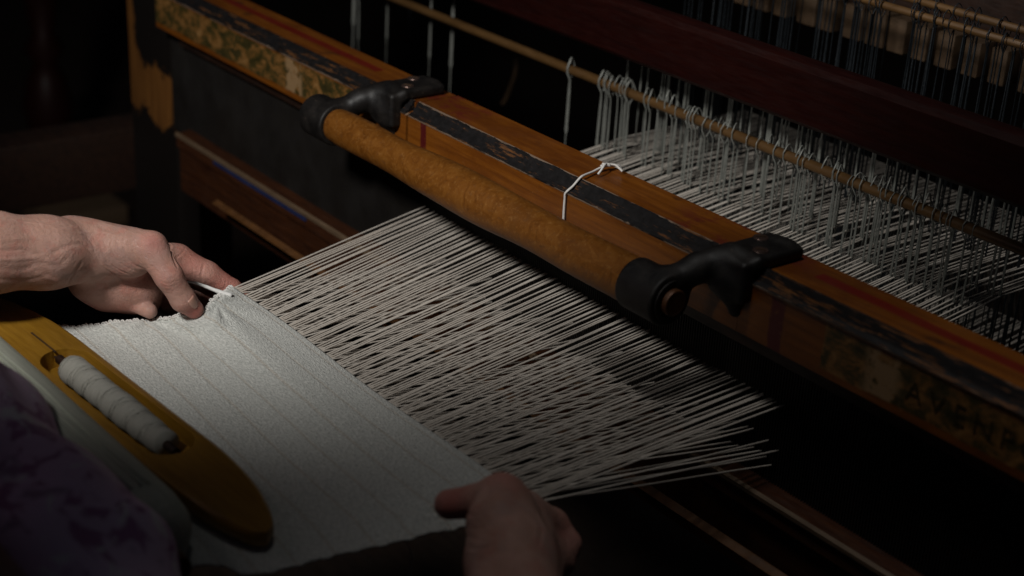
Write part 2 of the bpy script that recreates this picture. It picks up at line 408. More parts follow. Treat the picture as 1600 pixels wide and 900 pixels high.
def grad(f, P, e=.0006):
    G = np.stack([f(P+np.eye(3)[i]*e)-f(P-np.eye(3)[i]*e) for i in range(3)], -1); return G/(np.linalg.norm(G, axis=1)[:, None]+1e-9)
def hit(f, px, py, d0=1.2, d1=2.1):
    ds = np.arange(d0, d1, .001); P = CAM+ray(px, py)[None]/F*ds[:, None]; v = f(P); k = np.argmax(v < 0)
    return P[k] if v[k] < 0 else None
def segdist(P, pts):
    D = np.full(len(P), 9.0)
    for a, b in zip(pts, pts[1:]):
        ba = b-a; h = np.clip(((P-a)@ba)/(ba@ba+1e-12), 0, 1); D = np.minimum(D, np.linalg.norm(P-a-h[:, None]*ba, axis=1))
    return D

# ================================================================== SETTING
bm = bmesh.new(); box(bm, -7, 4, -4, 6, -.1, 0)
link('floor', bmmesh('floor', bm), 'floor', kind='structure', smooth=False)
bm = bmesh.new(); box(bm, -7, 4, 5.0, 5.1, 0, 3.2)
link('back_wall', bmmesh('back_wall', bm), 'floor', kind='structure', smooth=False)
bm = bmesh.new(); box(bm, -7.1, -7, -4, 5.1, 0, 3.2)
link('side_wall', bmmesh('side_wall', bm), 'floor', kind='structure', smooth=False)

# ================================================================== BATTEN (beater)
BZ = 1.0
bat = thing('loom_batten', 'old varnished wooden loom batten with burl handle, black iron brackets and fine reed', 'loom beater', (0, 0, .8))
def top_profile(dz):
    return [(0, BZ), (.072, BZ), (.078, BZ+.006), (.079, BZ+.064+dz), (.076, BZ+.070+dz), (.014, BZ+.070+dz), (.014, BZ+.060), (0, BZ+.056)]
for x0, x1, dz, lab in [(-1.245, -.532, 0, 'left end of the beam with a worn green and gilt transfer'),
                        (-.527, .0655, .001, 'middle of the beam behind the handle'),
                        (.066, 1.0, 0, 'right end of the beam with a worn green transfer')]:
    p = top_profile(dz)
    b = sweep_x('hand_beam', 'beam', bat, p, x0, x1, nseg=8, label=lab)
    # raised painted moulding along the front arris: a bead, a fillet and a second bead
    mp = [(-.0012, BZ+.0562), (-.0014, BZ+.0580), (.0035, BZ+.0612), (.0040, BZ+.0602), (.0060, BZ+.0625), (.0078, BZ+.0665), (.0090, BZ+.0658), (.0125, BZ+.0718), (.0150, BZ+.0722+dz), (.0150, BZ+.060), (.0015, BZ+.0545)]
    sweep_x('moulding', 'mould', b, mp, x0+.002, x1-.002, nseg=8)
# print: ...AVENPORT in worn black letters on the green transfer (most of it runs out of frame)
def letter(ch, x, z, size, parent):
    cu = bpy.data.curves.new('letter', 'FONT'); cu.body = ch; cu.size = size; cu.align_x = 'CENTER'; cu.resolution_u = 3
    ob = bpy.data.objects.new('tmp', cu); COL.objects.link(ob)
    dg = bpy.context.evaluated_depsgraph_get(); me = bpy.data.meshes.new_from_object(ob.evaluated_get(dg))
    bpy.data.objects.remove(ob)
    me.transform(Matrix.Rotation(PI/2, 4, 'X')); me.transform(Matrix.Translation((x, -.0005, z))); me.name = 'letter'
    me.materials.clear(); return link('letter', me, 'ink', parent, smooth=False)
for i, ch in enumerate('AVENPORT'):              # the first letter has flaked off with the pale patch
    letter(ch, .2885+i*.0252, BZ+.0200, .029, b)
# iron brackets
def bracket(cx, dz):
    cy, cz = -.062, 1.034
    pr = [(cylx((cx, cy, cz), .0275, .027, .003), 0),
          (cone((cx+.012, cy+.006, cz+.012), (cx+.026, -.026, 1.062), .015, .014), .010),
          (cone((cx+.026, -.028, 1.062), (cx+.046, .004, 1.075), .0135, .013), .010),
          (rbox((cx+.055, .034, 1.0775+dz), (.025, .032, .0070), .005), .006),
          (cone((cx+.048, .056, 1.0775+dz), (cx+.062, .060, 1.0775+dz), .0068, .0068), .010),
          (rbox((cx+.052, -.006, 1.058), (.024, .0085, .022), .005), .014),
          (cone((cx+.050, -.002, 1.052), (cx+.056, .001, 1.022), .018, .008), .014)]
    V, Q, f = nets(pr, .0013)
    br = link('bracket', npmesh('bracket', V, Q), 'iron', bat)
    for sx, sy in ((.040, .043), (.064, .018)):
        bm = bmesh.new(); bmesh.ops.create_cone(bm, cap_ends=True, segments=20, radius1=.0086, radius2=.0078, depth=.0014, matrix=Matrix.Translation((cx+sx, sy, 1.0848+dz)))
        s = link('screw', bmmesh('screw', bm), 'screw', br, smooth=False)
        bm = bmesh.new(); box(bm, -.0052, .0052, -.0007, .0007, -.0004, .0004)
        me = bmmesh('screw_slot', bm); me.transform(Matrix.Translation((cx+sx, sy, 1.0861+dz)) @ Matrix.Rotation(.9 if sx < .05 else .5, 4, 'Z'))
        link('screw_slot', me, 'groove', br, smooth=False)
    return br
bl = bracket(-.620, .0); brr = bracket(.005, .0)
lathe_x('ring', 'iron', brr, [(.031, .0205), (.0335, .0225), (.0345, .0220), (.0345, .0170), (.0315, .0160)], -.062, 1.034)
lathe_x('end_cap', 'copper', brr, [(.030, .0142), (.0385, .0142), (.0398, .0136), (.0402, .0122), (.0400, .0112), (.0399, .0112), (.0400, .002)], -.062, 1.034)
# handle
hp = []
for i in range(41):
    u = i/40; x = -.600+u*(.578)
    r = .0228+.0022*u+.0016*math.sin(u*PI)*0
    r += .0030*math.exp(-((u-.50)/.16)**2)-.0012*math.exp(-((u-.25)/.08)**2)-.0010*math.exp(-((u-.72)/.09)**2)-.0015*math.exp(-(u/.03)**2)
    hp.append((x, r))
lathe_x('handle', 'burl', bat, [(-.606, .015)]+hp+[(-.020, .018)], -.062, 1.034, 48, .0003)
# reed: baulks and fine dents
boxobj('reed_baulk', 'dark', bat, -1.2, .95, .016, .044, .978, .9985, bev=.002)
bm = bmesh.new()
x = -1.195
while x < .9:
    box(bm, x, x+.0012,   .026, .034, .8395, .978); x += .0037
link('reed_dents', bmmesh('reed_dents', bm), 'cane', bat, kind='stuff', smooth=False)
boxobj('reed_backing', 'dark', bat, -1.2, .95, .052, .058, .861, .998, bev=.001) if False else None
# race board
sweep_x('race_board', 'race', bat, [(.003, .8375), (.022, .8395), (.060, .8395), (.060, .740), (.006, .740), (.006, .812), (.001, .815), (.001, .833)], -1.19, 1.0, nseg=8)
sweep_x('race_edge', 'pale', bat, [(-.0015, .8335), (-.0015, .8380), (.0032, .8395), (.0032, .8330)], -1.19, 1.0, nseg=8)
sweep_x('painted_strip', 'blue', bat, [(-.0012, .8265), (-.0012, .8330), (.0008, .8330), (.0008, .8265)], -1.06, -.78, nseg=4, label='blue painted strip under the race edge')
sweep_x('rubbed_edge', 'edge', bat, [(-.0365, .7885), (-.0290, .7905), (-.0268, .7925), (-.0262, .7900)], -1.0, 1.0, nseg=4)
boxobj('batten_sword', 'postw', bat, -1.435, -1.262, .035, .075, .30, 1.45, bev=.006)
boxobj('dark_gap_block', 'cane', bat, -1.2615, -1.20, .030, .072, .82, .998, bev=.003)  # near-black block added to paint the dark gap between post and reed

# string tied round the beam
st = thing('string_loop', 'short white string knotted round the batten behind the burl handle', 'string', (-.21, 0, 1.03))
sp = [(-.208, -.004, 1.020), (-.209, -.0035, 1.035), (-.2095, -.003, 1.050), (-.2085, -.003, 1.058), (-.205, .004, 1.066), (-.203, .012, 1.0750), (-.205, .020, 1.0760), (-.210, .035, 1.0752), (-.213, .046, 1.0760), (-.2135, .056, 1.0772)]
def smooth_path(p, n=4):
    p = [np.array(q, float) for q in p]; out = []
    for i in range(len(p)-1):
        a, b, c, d = p[max(i-1, 0)], p[i], p[i+1], p[min(i+2, len(p)-1)]
        for k in range(n):
            t = k/n; out.append(.5*((2*b)+(-a+c)*t+(2*a-5*b+4*c-d)*t*t+(-a+3*b-3*c+d)*t**3))
    out.append(p[-1]); return out
tubeobj('loop', 'white', st, smooth_path(sp+[(-.214, .070, 1.0755), (-.2135, .0805, 1.071), (-.2125, .0815, 1.045), (-.212, .0800, 1.005), (-.211, .065, .9985), (-.210, .010, .9983), (-.2085, -.0025, 1.0)]), .0014)
tubeobj('knot', 'white', st, smooth_path([(-.216, .052, 1.077), (-.2125, .058, 1.0800), (-.2095, .060, 1.0785), (-.212, .053, 1.0805), (-.2155, .056, 1.0795), (-.2130, .061, 1.0770)]), .0016)
tubeobj('tail', 'white', st, smooth_path([(-.2125, .058, 1.0800), (-.209, .052, 1.0815), (-.2035, .043, 1.0790), (-.2010, .036, 1.0755)]), .0013)
tubeobj('tail', 'white', st, smooth_path([(-.2130, .058, 1.079), (-.2080, .066, 1.0790), (-.2000, .067, 1.0765), (-.1945, .066, 1.0755)]), .0013)

# ================================================================== WARP
FX0, FX1 = -.462, .092
def fell(u):                                  # along the fell, u 0..1 left to right
    x = FX0+(FX1-FX0)*u
    c = math.exp(-(u/.07)**2)
    e = math.exp(-((1-u)/.05)**2)
    return np.array([x+.014*c, -.272-.020*c-.004*e, .900+.018*c+.002*math.sin(u*9)])
warp = thing('warp', 'natural cotton warp threads stretched from the cloth through the reed to the heddles', 'warp threads', (-.2, 0, .9))
UP = 108; eyes = []
groups = rng.random(400)
for i in range(UP*2):
    upper = i % 2 == 0; u = (i+.5)/(UP*2)
    xr = -.527+.645*u
    xr = round(xr/.0037)*.0037+.0008 + rng.normal(0, .0003)
    if rng.random() < .10: xr += .0018
    gc = ((i//8)*8+4)/(UP*2); xr += .0010*((i//6*6+3)/(UP*2)-u)*UP*.6; fu = min(max(u*.74+gc*.26+rng.normal(0, .0009), .003), .997); f0 = fell(fu)
    if upper:
        zr = .9305+rng.normal(0, .0007); sh = int(rng.random() < .45); ye = .318+.045*sh+rng.normal(0, .002); ze = .966+.004*sh+rng.normal(0, .0015)
    else:
        zr = (.851+rng.normal(0, .0015)) if rng.random() < (.6 if u < .9 else .1) else rng.uniform(.852, .888); sh = 2+int(rng.random() < .5); ye = .365+.045*sh; ze = .822
    xe = xr+rng.normal(0, .0012)
    sag = rng.normal(.0004, .0005) if rng.random() < .93 else rng.normal(.001, .0022)
    pts = [f0+np.array([0, -.006, .0]), f0]
    R0 = np.array([xr, .030, zr]); E0 = np.array([xe, ye, ze]); B0 = np.array([xe, .60, .972 if upper else .835])
    for k in range(1, 7):
        t = k/6; p = f0*(1-t)+R0*t; p[2] -= sag*math.sin(PI*t); p[0] += .0006*math.sin(7*t+i); pts.append(p)
    for k in range(1, 4): pts.append(R0*(1-k/3)+E0*(k/3))
    for k in range(1, 4): pts.append(E0*(1-k/3)+B0*(k/3))
    pts.append(np.array([xe, .66, B0[2]-.03])); pts.append(np.array([xe, .80, .55]))      # down to the warp roller
    th = tubeobj('warp_thread', 'yarn', warp, pts, .00096+abs(rng.normal(0, .00010)), 5)
    eyes.append((xe, ye, ze, sh))

# ================================================================== CLOTH
def coons(nu, nv):
    # far edge (fell), left selvedge, right selvedge, near edge on the breast beam
    def curve(pts):
        q = np.array(smooth_path(pts, 10)); s = np.r_[0, np.cumsum(np.linalg.norm(np.diff(q, axis=0), axis=1))]; s /= s[-1]
        return lambda t: np.array([np.interp(t, s, q[:, k]) for k in range(3)])
    L = curve([fell(0), at(332, 470, z=.924), at(318, 490, z=.921), at(285, 497, z=.914), at(240, 500, z=.904), at(170, 507, z=.901), at(105, 511, z=.900), at(30, 520, z=.900), (-.50, -.555, .899), (-.50, -.575, .892)])
    Rr = curve([fell(1), at(800, 806, z=.902), at(735, 822, z=.900), at(640, 842, z=.898), at(520, 868, z=.899), at(400, 896, z=.900), (.02, -.555, .899), (.00, -.575, .892)])
    N = curve([(-.50, -.575, .892), (-.30, -.575, .892), (-.1, -.575, .892), (.0, -.575, .892)])
    V = np.zeros((nv+1, nu+1, 3))
    for j in range(nv+1):
        v = j/nv
        for i in range(nu+1):
            u = i/nu
            P = (1-v)*fell(u)+v*N(u)+(1-u)*L(v)+u*Rr(v)-((1-u)*(1-v)*fell(0)+u*(1-v)*fell(1)+(1-u)*v*N(0)+u*v*N(1))
            V[j, i] = P
    return V
nu, nv = 260, 130
G = coons(nu, nv)
U_, V_ = np.meshgrid(np.linspace(0, 1, nu+1), np.linspace(0, 1, nv+1))
G[..., 2] += .0012*np.sin(U_*14+V_*3)*np.sin(V_*PI)+.0020*np.exp(-(U_/.25)**2)*np.sin(V_*26+U_*9)*np.sin(V_*PI)
for (cu, cv, rr2, amp2, ph2) in ((.02, .16, .16, .0015, 0), (.96, .22, .12, .0022, 1.4), (.0, .45, .12, .0016, .7)):
    dd = np.hypot(U_-cu, (V_-cv)*.6); ang = np.arctan2((V_-cv)*.6, U_-cu)
    G[..., 2] += amp2*np.sin(ang*7+ph2)*np.exp(-(dd/rr2)**2)*np.minimum(1, dd/.03)*np.minimum(1, V_/.05)
edge = np.exp(-(U_/.012)**2)+np.exp(-((1-U_)/.012)**2)                 # scalloped selvedges
G[..., 0] += (np.exp(-(U_/.012)**2)*-.0016-np.exp(-((1-U_)/.012)**2)*-.0016)*np.abs(np.sin(V_*nv*.62))
G[..., 2] += .0008*edge*np.sin(V_*nv*.62)
vs = G.reshape(-1, 3); fs = [(j*(nu+1)+i, j*(nu+1)+i+1, (j+1)*(nu+1)+i+1, (j+1)*(nu+1)+i) for j in range(nv) for i in range(nu)]
cm = pymesh('cloth', vs, [f[::-1] for f in fs]); uvl = cm.uv_layers.new(name='UVMap')
uvs = np.stack([U_*.56, V_*.335], -1).reshape(-1, 2)
li = np.empty(len(cm.loops), np.int32); cm.loops.foreach_get('vertex_index', li); uvl.data.foreach_set('uv', uvs[li].astype(np.float32).ravel())
cl = link('cloth', cm, 'cloth'); sm = cl.modifiers.new('thickness', 'SOLIDIFY'); sm.thickness = .0022; sm.offset = 0
tag(cl, 'off white woven cotton cloth with thin beige lines held between the two hands', 'cloth')
# weft turning at the corner and loose end
wf = link('weft_end', bmmesh('weft_end', (lambda b: (tube(b, smooth_path([at(290, 440, z=.936), at(305, 442, z=.934), at(322, 448, z=.930), at(340, 455, z=.926), at(362, 462, z=.922)]), [.0012]*4+[.0018]*4+[.0022]*4+[.0026]*4+[.003], 8), b)[1])(bmesh.new())), 'white', cl)
wf2 = tubeobj('loose_thread', 'white', cl, smooth_path([at(632, 842, z=.897), at(641, 858, z=.88), at(643, 880, z=.86), at(638, 915, z=.83)]), .0006)
bm = bmesh.new()
for k in range(66):                           # small weft loops along the selvedge by the thumb
    v = .01+k*.0125; c = G[int(v*nv), 0]
    tube(bm, smooth_path([c+[.004, .001, .0005], c+[-.0008, .0012, .0012], c+[-.0022, 0, .0005], c+[-.0008, -.0012, .0], c+[.004, -.001, .0005]], 3), .0009, 5)
link('selvedge_loops', bmmesh('selvedge_loops', bm), 'white', cl, kind='stuff')

# ================================================================== CLOTH ROLL and breast beam
rl = thing('cloth_roll', 'thick roll of finished off white cloth in front of the wooden shuttle', 'cloth roll', (-.3, -.625, .86))
lathe_x('rolled_cloth', 'roll', rl, [(-1.0, .044), (-.6, .045), (-.3, .0455), (-.10, .045), (-.035, .044), (-.012, .041), (-.002, .034), (.002, .025), (.002, .012)], -.605, .930, 64, .0006)
for k, r in enumerate((.0458, .0456, .0454)):   # cloth edges laid over each other round the roll
    pts = [(-.9+.9*i/30, -.605+r*math.cos(1.35+.16*k+.04*math.sin(i*.8+k)), .930+r*math.sin(1.35+.16*k+.04*math.sin(i*.8+k))) for i in range(30)]
    tubeobj('fold_edge', 'roll', rl, pts, .0013, 6)
lathe_x('beam_core', 'race', rl, [(-1.05, .012), (.04, .012)], -.605, .930, 20)
rl.rotation_euler.z = math.radians(2.2); rl.location.z -= .010; rl.location.y -= .008
bb = thing('breast_beam', 'dark wooden breast beam under the cloth at the weaver side', 'loom beam', (-.3, -.6, .8))
boxobj('rail', 'dark', bb, -1.2, -.2, -.70, -.60, .70, .80, bev=.006)

# ================================================================== SHUTTLE
sh = thing('boat_shuttle', 'honey coloured wooden boat shuttle lying on the cloth beside the roll', 'shuttle', (-.25, -.525, .905))
SY, SX0, SX1 = -.525, -.560, .030
def sh_w(x):                                  # half width
    t = (x-SX0)/(SX1-SX0); e = min(t, 1-t)/.30
    return .0365 if e >= 1 else .0365*math.sqrt(max(0, 1-(1-e)**2.3))+.0002
def sh_c(x):
    t = (x-SX0)/(SX1-SX0); return SY+ (-.006*max(0, (t-.75)/.25)**2)
def sh_top(x):
    t = (x-SX0)/(SX1-SX0); e = min(t, 1-t)/.25; return .9275-(.006*(1-e)**2 if e < 1 else 0)
XA, XB, HW = -.380, -.122, .0255              # bobbin well
bm = bmesh.new(); ns = 120; rings = []
cav = lambda x: (x > XA and x < XB)
def hw(x):
    e = min(x-XA, XB-x)
    return HW*math.sqrt(max(0.0, 1-(1-min(1, e/.028))**2)) if e > 0 else 0
xs = sorted(set(list(np.linspace(SX0, SX1, ns))+[XA+1e-4, XB-1e-4]+list(XA+.028*(1-np.cos(np.linspace(.1, 1.5, 8))))+list(XB-.028*(1-np.cos(np.linspace(.1, 1.5, 8))))))
zb = .9020
for x in xs:
    wd, c, zt, h = sh_w(x), sh_c(x), sh_top(x), min(hw(x), sh_w(x)*.72)
    fl = .908 if h > 1e-4 else zt
    zl = zb+(.006*max(0, (abs(x-(SX0+SX1)/2)/((SX1-SX0)/2)-.7)/.3)**2)
    if h < 1e-4: h = .0001
    prof = [(c-h, zt), (c-wd*.82, zt), (c-wd*.96, zt-.003), (c-wd, zt-.009), (c-wd*.9, zl+.004), (c-wd*.7, zl), (c+wd*.7, zl), (c+wd*.9, zl+.004), (c+wd, zt-.009), (c+wd*.96, zt-.003), (c+wd*.82, zt), (c+h, zt), (c+h*.95, fl if fl == zt else fl+.004), (c+h*.6, fl), (c-h*.6, fl), (c-h*.95, fl if fl == zt else fl+.004)]
    rings.append([bm.verts.new((x, y, z)) for y, z in prof])
m = len(rings[0])
for A, B in zip(rings, rings[1:]):
    for i in range(m): bm.faces.new((A[i], A[(i+1) % m], B[(i+1) % m], B[i]))
bm.faces.new(rings[0][::-1]); bm.faces.new(rings[-1])
autosmooth(link('body', bmmesh('shuttle_body', bm), 'shuttle', sh), 40)
boxobj('slot', 'groove', sh, -.432, XA+.004, SY-.0010, SY+.0010, .9268, .9279, bev=0)
tubeobj('spindle', 'screw', sh, [(XA+.002, SY, .921), (XB-.004, SY, .921)], .0016, 8)
bo = thing('bobbin', 'bobbin of off white thread lying in the well of the shuttle', 'bobbin', (-.25, SY, .905))
bp = []
for i in range(61):
    u = i/60; x = -.350+u*.200
    r = .0150+.0003*math.sin(u*13)+.0002*math.sin(u*23+1)-.0020*max(0, (u-.7)/.3)**1.5
    if u < .06: r *= math.sqrt(max(.1, 1-(1-u/.06)**2))
    bp.append((x, r))
bm = bmesh.new(); rr_ = []
for j, (x, r) in enumerate(bp):
    rr_.append([bm.verts.new((x, SY+(r+.0005*math.sin(a+j*.75))*math.cos(a), .9225+(r+.0005*math.sin(a+j*.75))*math.sin(a))) for a in [2*PI*i/36 for i in range(36)]])
for A, B in zip(rr_, rr_[1:]):
    for i in range(36): bm.faces.new((A[i], A[(i+1) % 36], B[(i+1) % 36], B[i]))
bm.faces.new(rr_[0]); bm.faces.new(rr_[-1][::-1])
link('wound_thread', bmmesh('wound_thread', bm), 'thread', bo)
bm = bmesh.new()
for k in range(52):                           # crossing outer turns
    x0 = -.343+.0036*k; pts = []
    for q in range(15):
        a = -.6+q/14*4.3; x = x0+(.016*q/14-.008)*[1, -.7, .5, -1.2, .2][k % 5]+.002*math.sin(k*2.7); u = min(1, max(0, (x+.350)/.200)); r = np.interp(x, [b[0] for b in bp], [b[1] for b in bp])+.0001
        pts.append((x, SY+r*math.cos(a), .9225+r*math.sin(a)))
    tube(bm, pts, .00030, 4)
link('outer_turns', bmmesh('outer_turns', bm), 'thread', bo, kind='stuff')
lathe_x('core', 'dark', bo, [(-.368, .005), (-.132, .0045)], SY, .9225, 14)
sh.rotation_euler.z = bo.rotation_euler.z = math.radians(3.6)

# ================================================================== HEDDLE SHAFTS
def heddle_mesh(top, bot, wire, wd=.0015, rb=.0070, bar=None):
    # flat twin-wire heddle: loop hooked over the bar (bar height above the eye), eye at 0, tail down to bot
    b = bar; wd *= .62; bm = bmesh.new(); lp = []
    for k in range(9):
        a = PI*k/8; lp.append((wd*.6*math.cos(a), -(rb+.0005)*math.cos(a)*(1-.5*math.sin(a)), b+.004+(top-b-.004)*math.sin(a)))
    fr = [(wd*.7, -rb-.0004, b-.004), (wd*.9, -.0012, b-.015), (wd*.8, 0, b*.5), (wd*.6, 0, .010), (wd*1.1, 0, .003), (wd*.2, 0, -.006), (wd*.25, 0, bot)]
    bk = [(-wd*.7, rb+.0004, b-.004), (-wd*.9, .0012, b-.015), (-wd*.8, 0, b*.5), (-wd*.6, 0, .010), (-wd*1.1, 0, .003), (-wd*.2, 0, -.006), (-wd*.25, 0, bot)]
    k1 = [.45*wire]*2+[wire]*(len(fr)-2); tube(bm, fr[::-1]+lp+bk, k1+[wire]*len(lp)+k1[::-1], 5)
    return bmmesh('heddle', bm)
BARZ = [1.056, 1.118, 1.226, 1.230]
hedA = [heddle_mesh(.090+.014, -.13, .00085, bar=.090), heddle_mesh(.090+.017, -.13, .0010, wd=.0012, bar=.090), heddle_mesh(.090+.011, -.13, .0007, wd=.0020, bar=.090)]
hedB = [heddle_mesh(.148+.014, -.13, .0008, bar=.148), heddle_mesh(.148+.014, -.13, .0010, wd=.0018, bar=.148)]
longh = heddle_mesh(.406+.010, -.05, .0007, wd=.0016, bar=.406)
labs = [('nearest brass brown heddle bar hung with dull steel wire heddles just behind the batten', .0), ('heddle bar hidden behind the nearest one, its steel loops showing above it', .0),
        ('third heddle shaft whose dark wires hang above the red brown crossbar', 0), ('rearmost heddle bar at top right hung with hooked dark wires', 0)]
shafts = []
for s in range(4):
    y = .318+.045*s if s < 2 else .365+.045*s
    rt = thing('heddle_shaft', labs[s][0], 'heddle shaft', (-.3, y, 1.0), group='heddle shafts one behind the other'); shafts.append((rt, y))
    if s < 2:
        zz = BARZ[s]
        tubeobj('heddle_bar', 'bar', rt, [(-1.6, y+.0, zz), (-.6, y, zz-.001), (.0, y, zz), (1.0, y, zz)], .0066, 12)
    else:
        tubeobj('heddle_bar', 'bar', rt, [(-1.6, y, BARZ[s]), (1.0, y, BARZ[s])], .005, 10)
for (xe, ye, ze, s) in eyes:
    rt, y = shafts[s]
    me = random.choice(hedA) if s == 0 else random.choice(hedB) if s == 1 else longh
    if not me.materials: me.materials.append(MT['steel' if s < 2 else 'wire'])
    if not me.polygons[0].use_smooth:
        for p in me.polygons: p.use_smooth = True
    o = bpy.data.objects.new('heddle', me); COL.objects.link(o); o.parent = rt
    o.location = Vector((xe, ye, ze))-rt.location
    o.rotation_euler = (random.gauss(0, .006), random.gauss(.010, .008), random.gauss(.0, .18))
    o.scale = (1, 1, random.uniform(.985, 1.04) if s < 2 else random.uniform(.99, 1.01))
for (px, py, y, s) in [(888, 150, .318, 0), (937, 160, .318, 0), (552, 60, .363, 1), (604, 60, .363, 1), (672, 50, .363, 1), (706, 50, .363, 1), (560, 30, .318, 0), (640, 40, .50, 2)]:
    rt = shafts[s][0]; me = (hedA[1], hedB[1], longh)[s]; p = at(px, py, y=y)
    o = bpy.data.objects.new('heddle', me); COL.objects.link(o); o.parent = rt; o.location = Vector((p[0], y, .965))-rt.location
    o.rotation_euler = (0, random.gauss(.02, .01), random.gauss(0, .2)); o.scale = (1.9, 1.0, 1.0)
# red brown crossbar
cb = sweep_x('shaft_crossbar', 'red', None, [(.262, 1.125), (.266, 1.120), (.292, 1.120), (.296, 1.125), (.296, 1.184), (.291, 1.191), (.284, 1.194), (.274, 1.194), (.267, 1.191), (.262, 1.184)], -1.7, 1.1, nseg=6)
tag(cb, 'wide dark red brown wooden crossbar running above the nearest heddles', 'crossbar')
# wooden rail of short tan blocks behind the rear heddles
blk = thing('heddle_rail', 'dark rail of tan wooden blocks behind the rearmost hooked heddle wires', 'rail', (0, .62, 1.2))
boxobj('rail', 'dark', blk, -1.4, 1.0, .640, .670, 1.13, 1.25)
bx = None; x = -.62
while x < .6:
    o = boxobj('block', 'tan', blk, x, x+random.uniform(.024, .034), .61, .639, 1.122, 1.168, bev=.002); x += .040+random.choice([0, 0, .006])

# ================================================================== BACKGROUND LEFT
sp_ = thing('turned_spindle', 'dark turned wooden spindle standing in the shadows at the left', 'spindle', (-2.9, .5, 0))
bm = bmesh.new(); prof = [(0, .06), (.10, .06), (.14, .035), (.22, .055), (.30, .07), (.38, .05), (.42, .03), (.46, .055), (.50, .03), (.62, .05), (.78, .075), (.92, .05), (1.2, .04)]
rings = [[bm.verts.new((-3.02+r*math.cos(a), .5+r*math.sin(a), z)) for a in [2*PI*i/28 for i in range(28)]] for z, r in prof]
for A, B in zip(rings, rings[1:]):
    for i in range(28): bm.faces.new((A[i], A[(i+1) % 28], B[(i+1) % 28], B[i]))
bm.faces.new(rings[0][::-1]); bm.faces.new(rings[-1])
link('shaft', bmmesh('spindle_shaft', bm), 'red', sp_)
boxobj('foot', 'pale', sp_, -3.16, -2.80, .40, .62, .0, .055, bev=.006)
fr = thing('loom_side_frame', 'dark upright timber of the loom frame beyond the end of the batten', 'loom frame', (-1.55, .2, 0))
boxobj('upright', 'dark', fr, -1.60, -1.50, .16, .26, 0, 1.6, bev=.006)
boxobj('cross_rail', 'dark', fr, -1.60, -1.52, -.7, .158, .62, .74, bev=.006)
cr = tubeobj('hanging_cord', 'tan', None, smooth_path([at(806, 85, y=.7), at(806, 110, y=.7), at(798, 135, y=.7), at(790, 155, y=.7), (at(785, 162, y=.7))]), .004, 8)
tag(cr, 'blurred tan cord hanging in the gap behind the left end of the heddle bar', 'cord')

# ================================================================== PERSON
person = thing('person', 'weaver in a purple floral blouse holding the cloth edges with both hands', 'person', (-.55, -.95, 0))
def H(px, py, d): return at(px, py, d=d)
def seg(a, b, k=.008): return (cone(H(*a[:3]), H(*b[:3]), a[3]*a[2]/F, b[3]*b[2]/F), k)
LH = [seg((-220, 380, 1.60, 62), (-20, 394, 1.665, 60)),
      seg((-20, 394, 1.665, 60), (70, 396, 1.70, 53), .02),
      seg((70, 393, 1.70, 52), (130, 396, 1.735, 47), .02),           # wrist
      seg((120, 385, 1.74, 44), (205, 396, 1.745, 38), .012),         # back of hand to thumb base
      seg((150, 430, 1.775, 46), (215, 445, 1.79, 40), .014),         # palm bulk
      seg((170, 452, 1.79, 36), (225, 466, 1.80, 27), .012),          # heel of palm
      seg((110, 372, 1.73, 32), (236, 386, 1.735, 24), .010),         # thumb metacarpal
      seg((236, 388, 1.733, 26), (264, 432, 1.732, 21.5), .006),      # thumb proximal
      seg((264, 432, 1.732, 21.5), (286, 468, 1.745, 19), .005),
      seg((286, 468, 1.745, 19), (303, 483, 1.757, 15), .005),      # thumb tip
      seg((200, 405, 1.80, 34), (276, 406, 1.855, 25), .012),         # index metacarpal
      seg((276, 408, 1.852, 25), (322, 430, 1.862, 22), .006),
      seg((322, 430, 1.862, 21.5), (362, 452, 1.872, 16), .005),
      seg((362, 452, 1.872, 16), (378, 462, 1.877, 12), .004),
      seg((262, 430, 1.88, 24), (312, 462, 1.88, 16), .004),          # middle finger under the cloth
      seg((312, 462, 1.88, 16), (338, 478, 1.885, 12), .004),
      seg((235, 455, 1.84, 20), (262, 478, 1.83, 14), .003),          # ring finger curled
      seg((205, 468, 1.79, 17), (234, 486, 1.775, 12), .003)]       # little finger tip
RH = [seg((812, 1120, 1.22, 78), (806, 960, 1.29, 72)),
      seg((806, 960, 1.29, 72), (800, 880, 1.34, 68), .02),
      seg((798, 880, 1.34, 66), (790, 800, 1.385, 50), .02),
      seg((776, 815, 1.36, 48), (782, 772, 1.385, 32), .01),          # thumb base
      seg((784, 775, 1.385, 31), (742, 782, 1.392, 25), .008),
      seg((742, 784, 1.392, 26), (702, 788, 1.398, 24), .005),        # thumb tip
      seg((815, 805, 1.42, 42), (862, 822, 1.45, 25), .016),         # folded fingers behind
      seg((862, 820, 1.45, 25), (884, 850, 1.45, 22), .008),
      seg((884, 850, 1.45, 22), (878, 880, 1.44, 20), .008),
      seg((820, 850, 1.40, 50), (850, 872, 1.43, 34), .016),
      seg((850, 868, 1.43, 32), (850, 915, 1.40, 28), .010)]
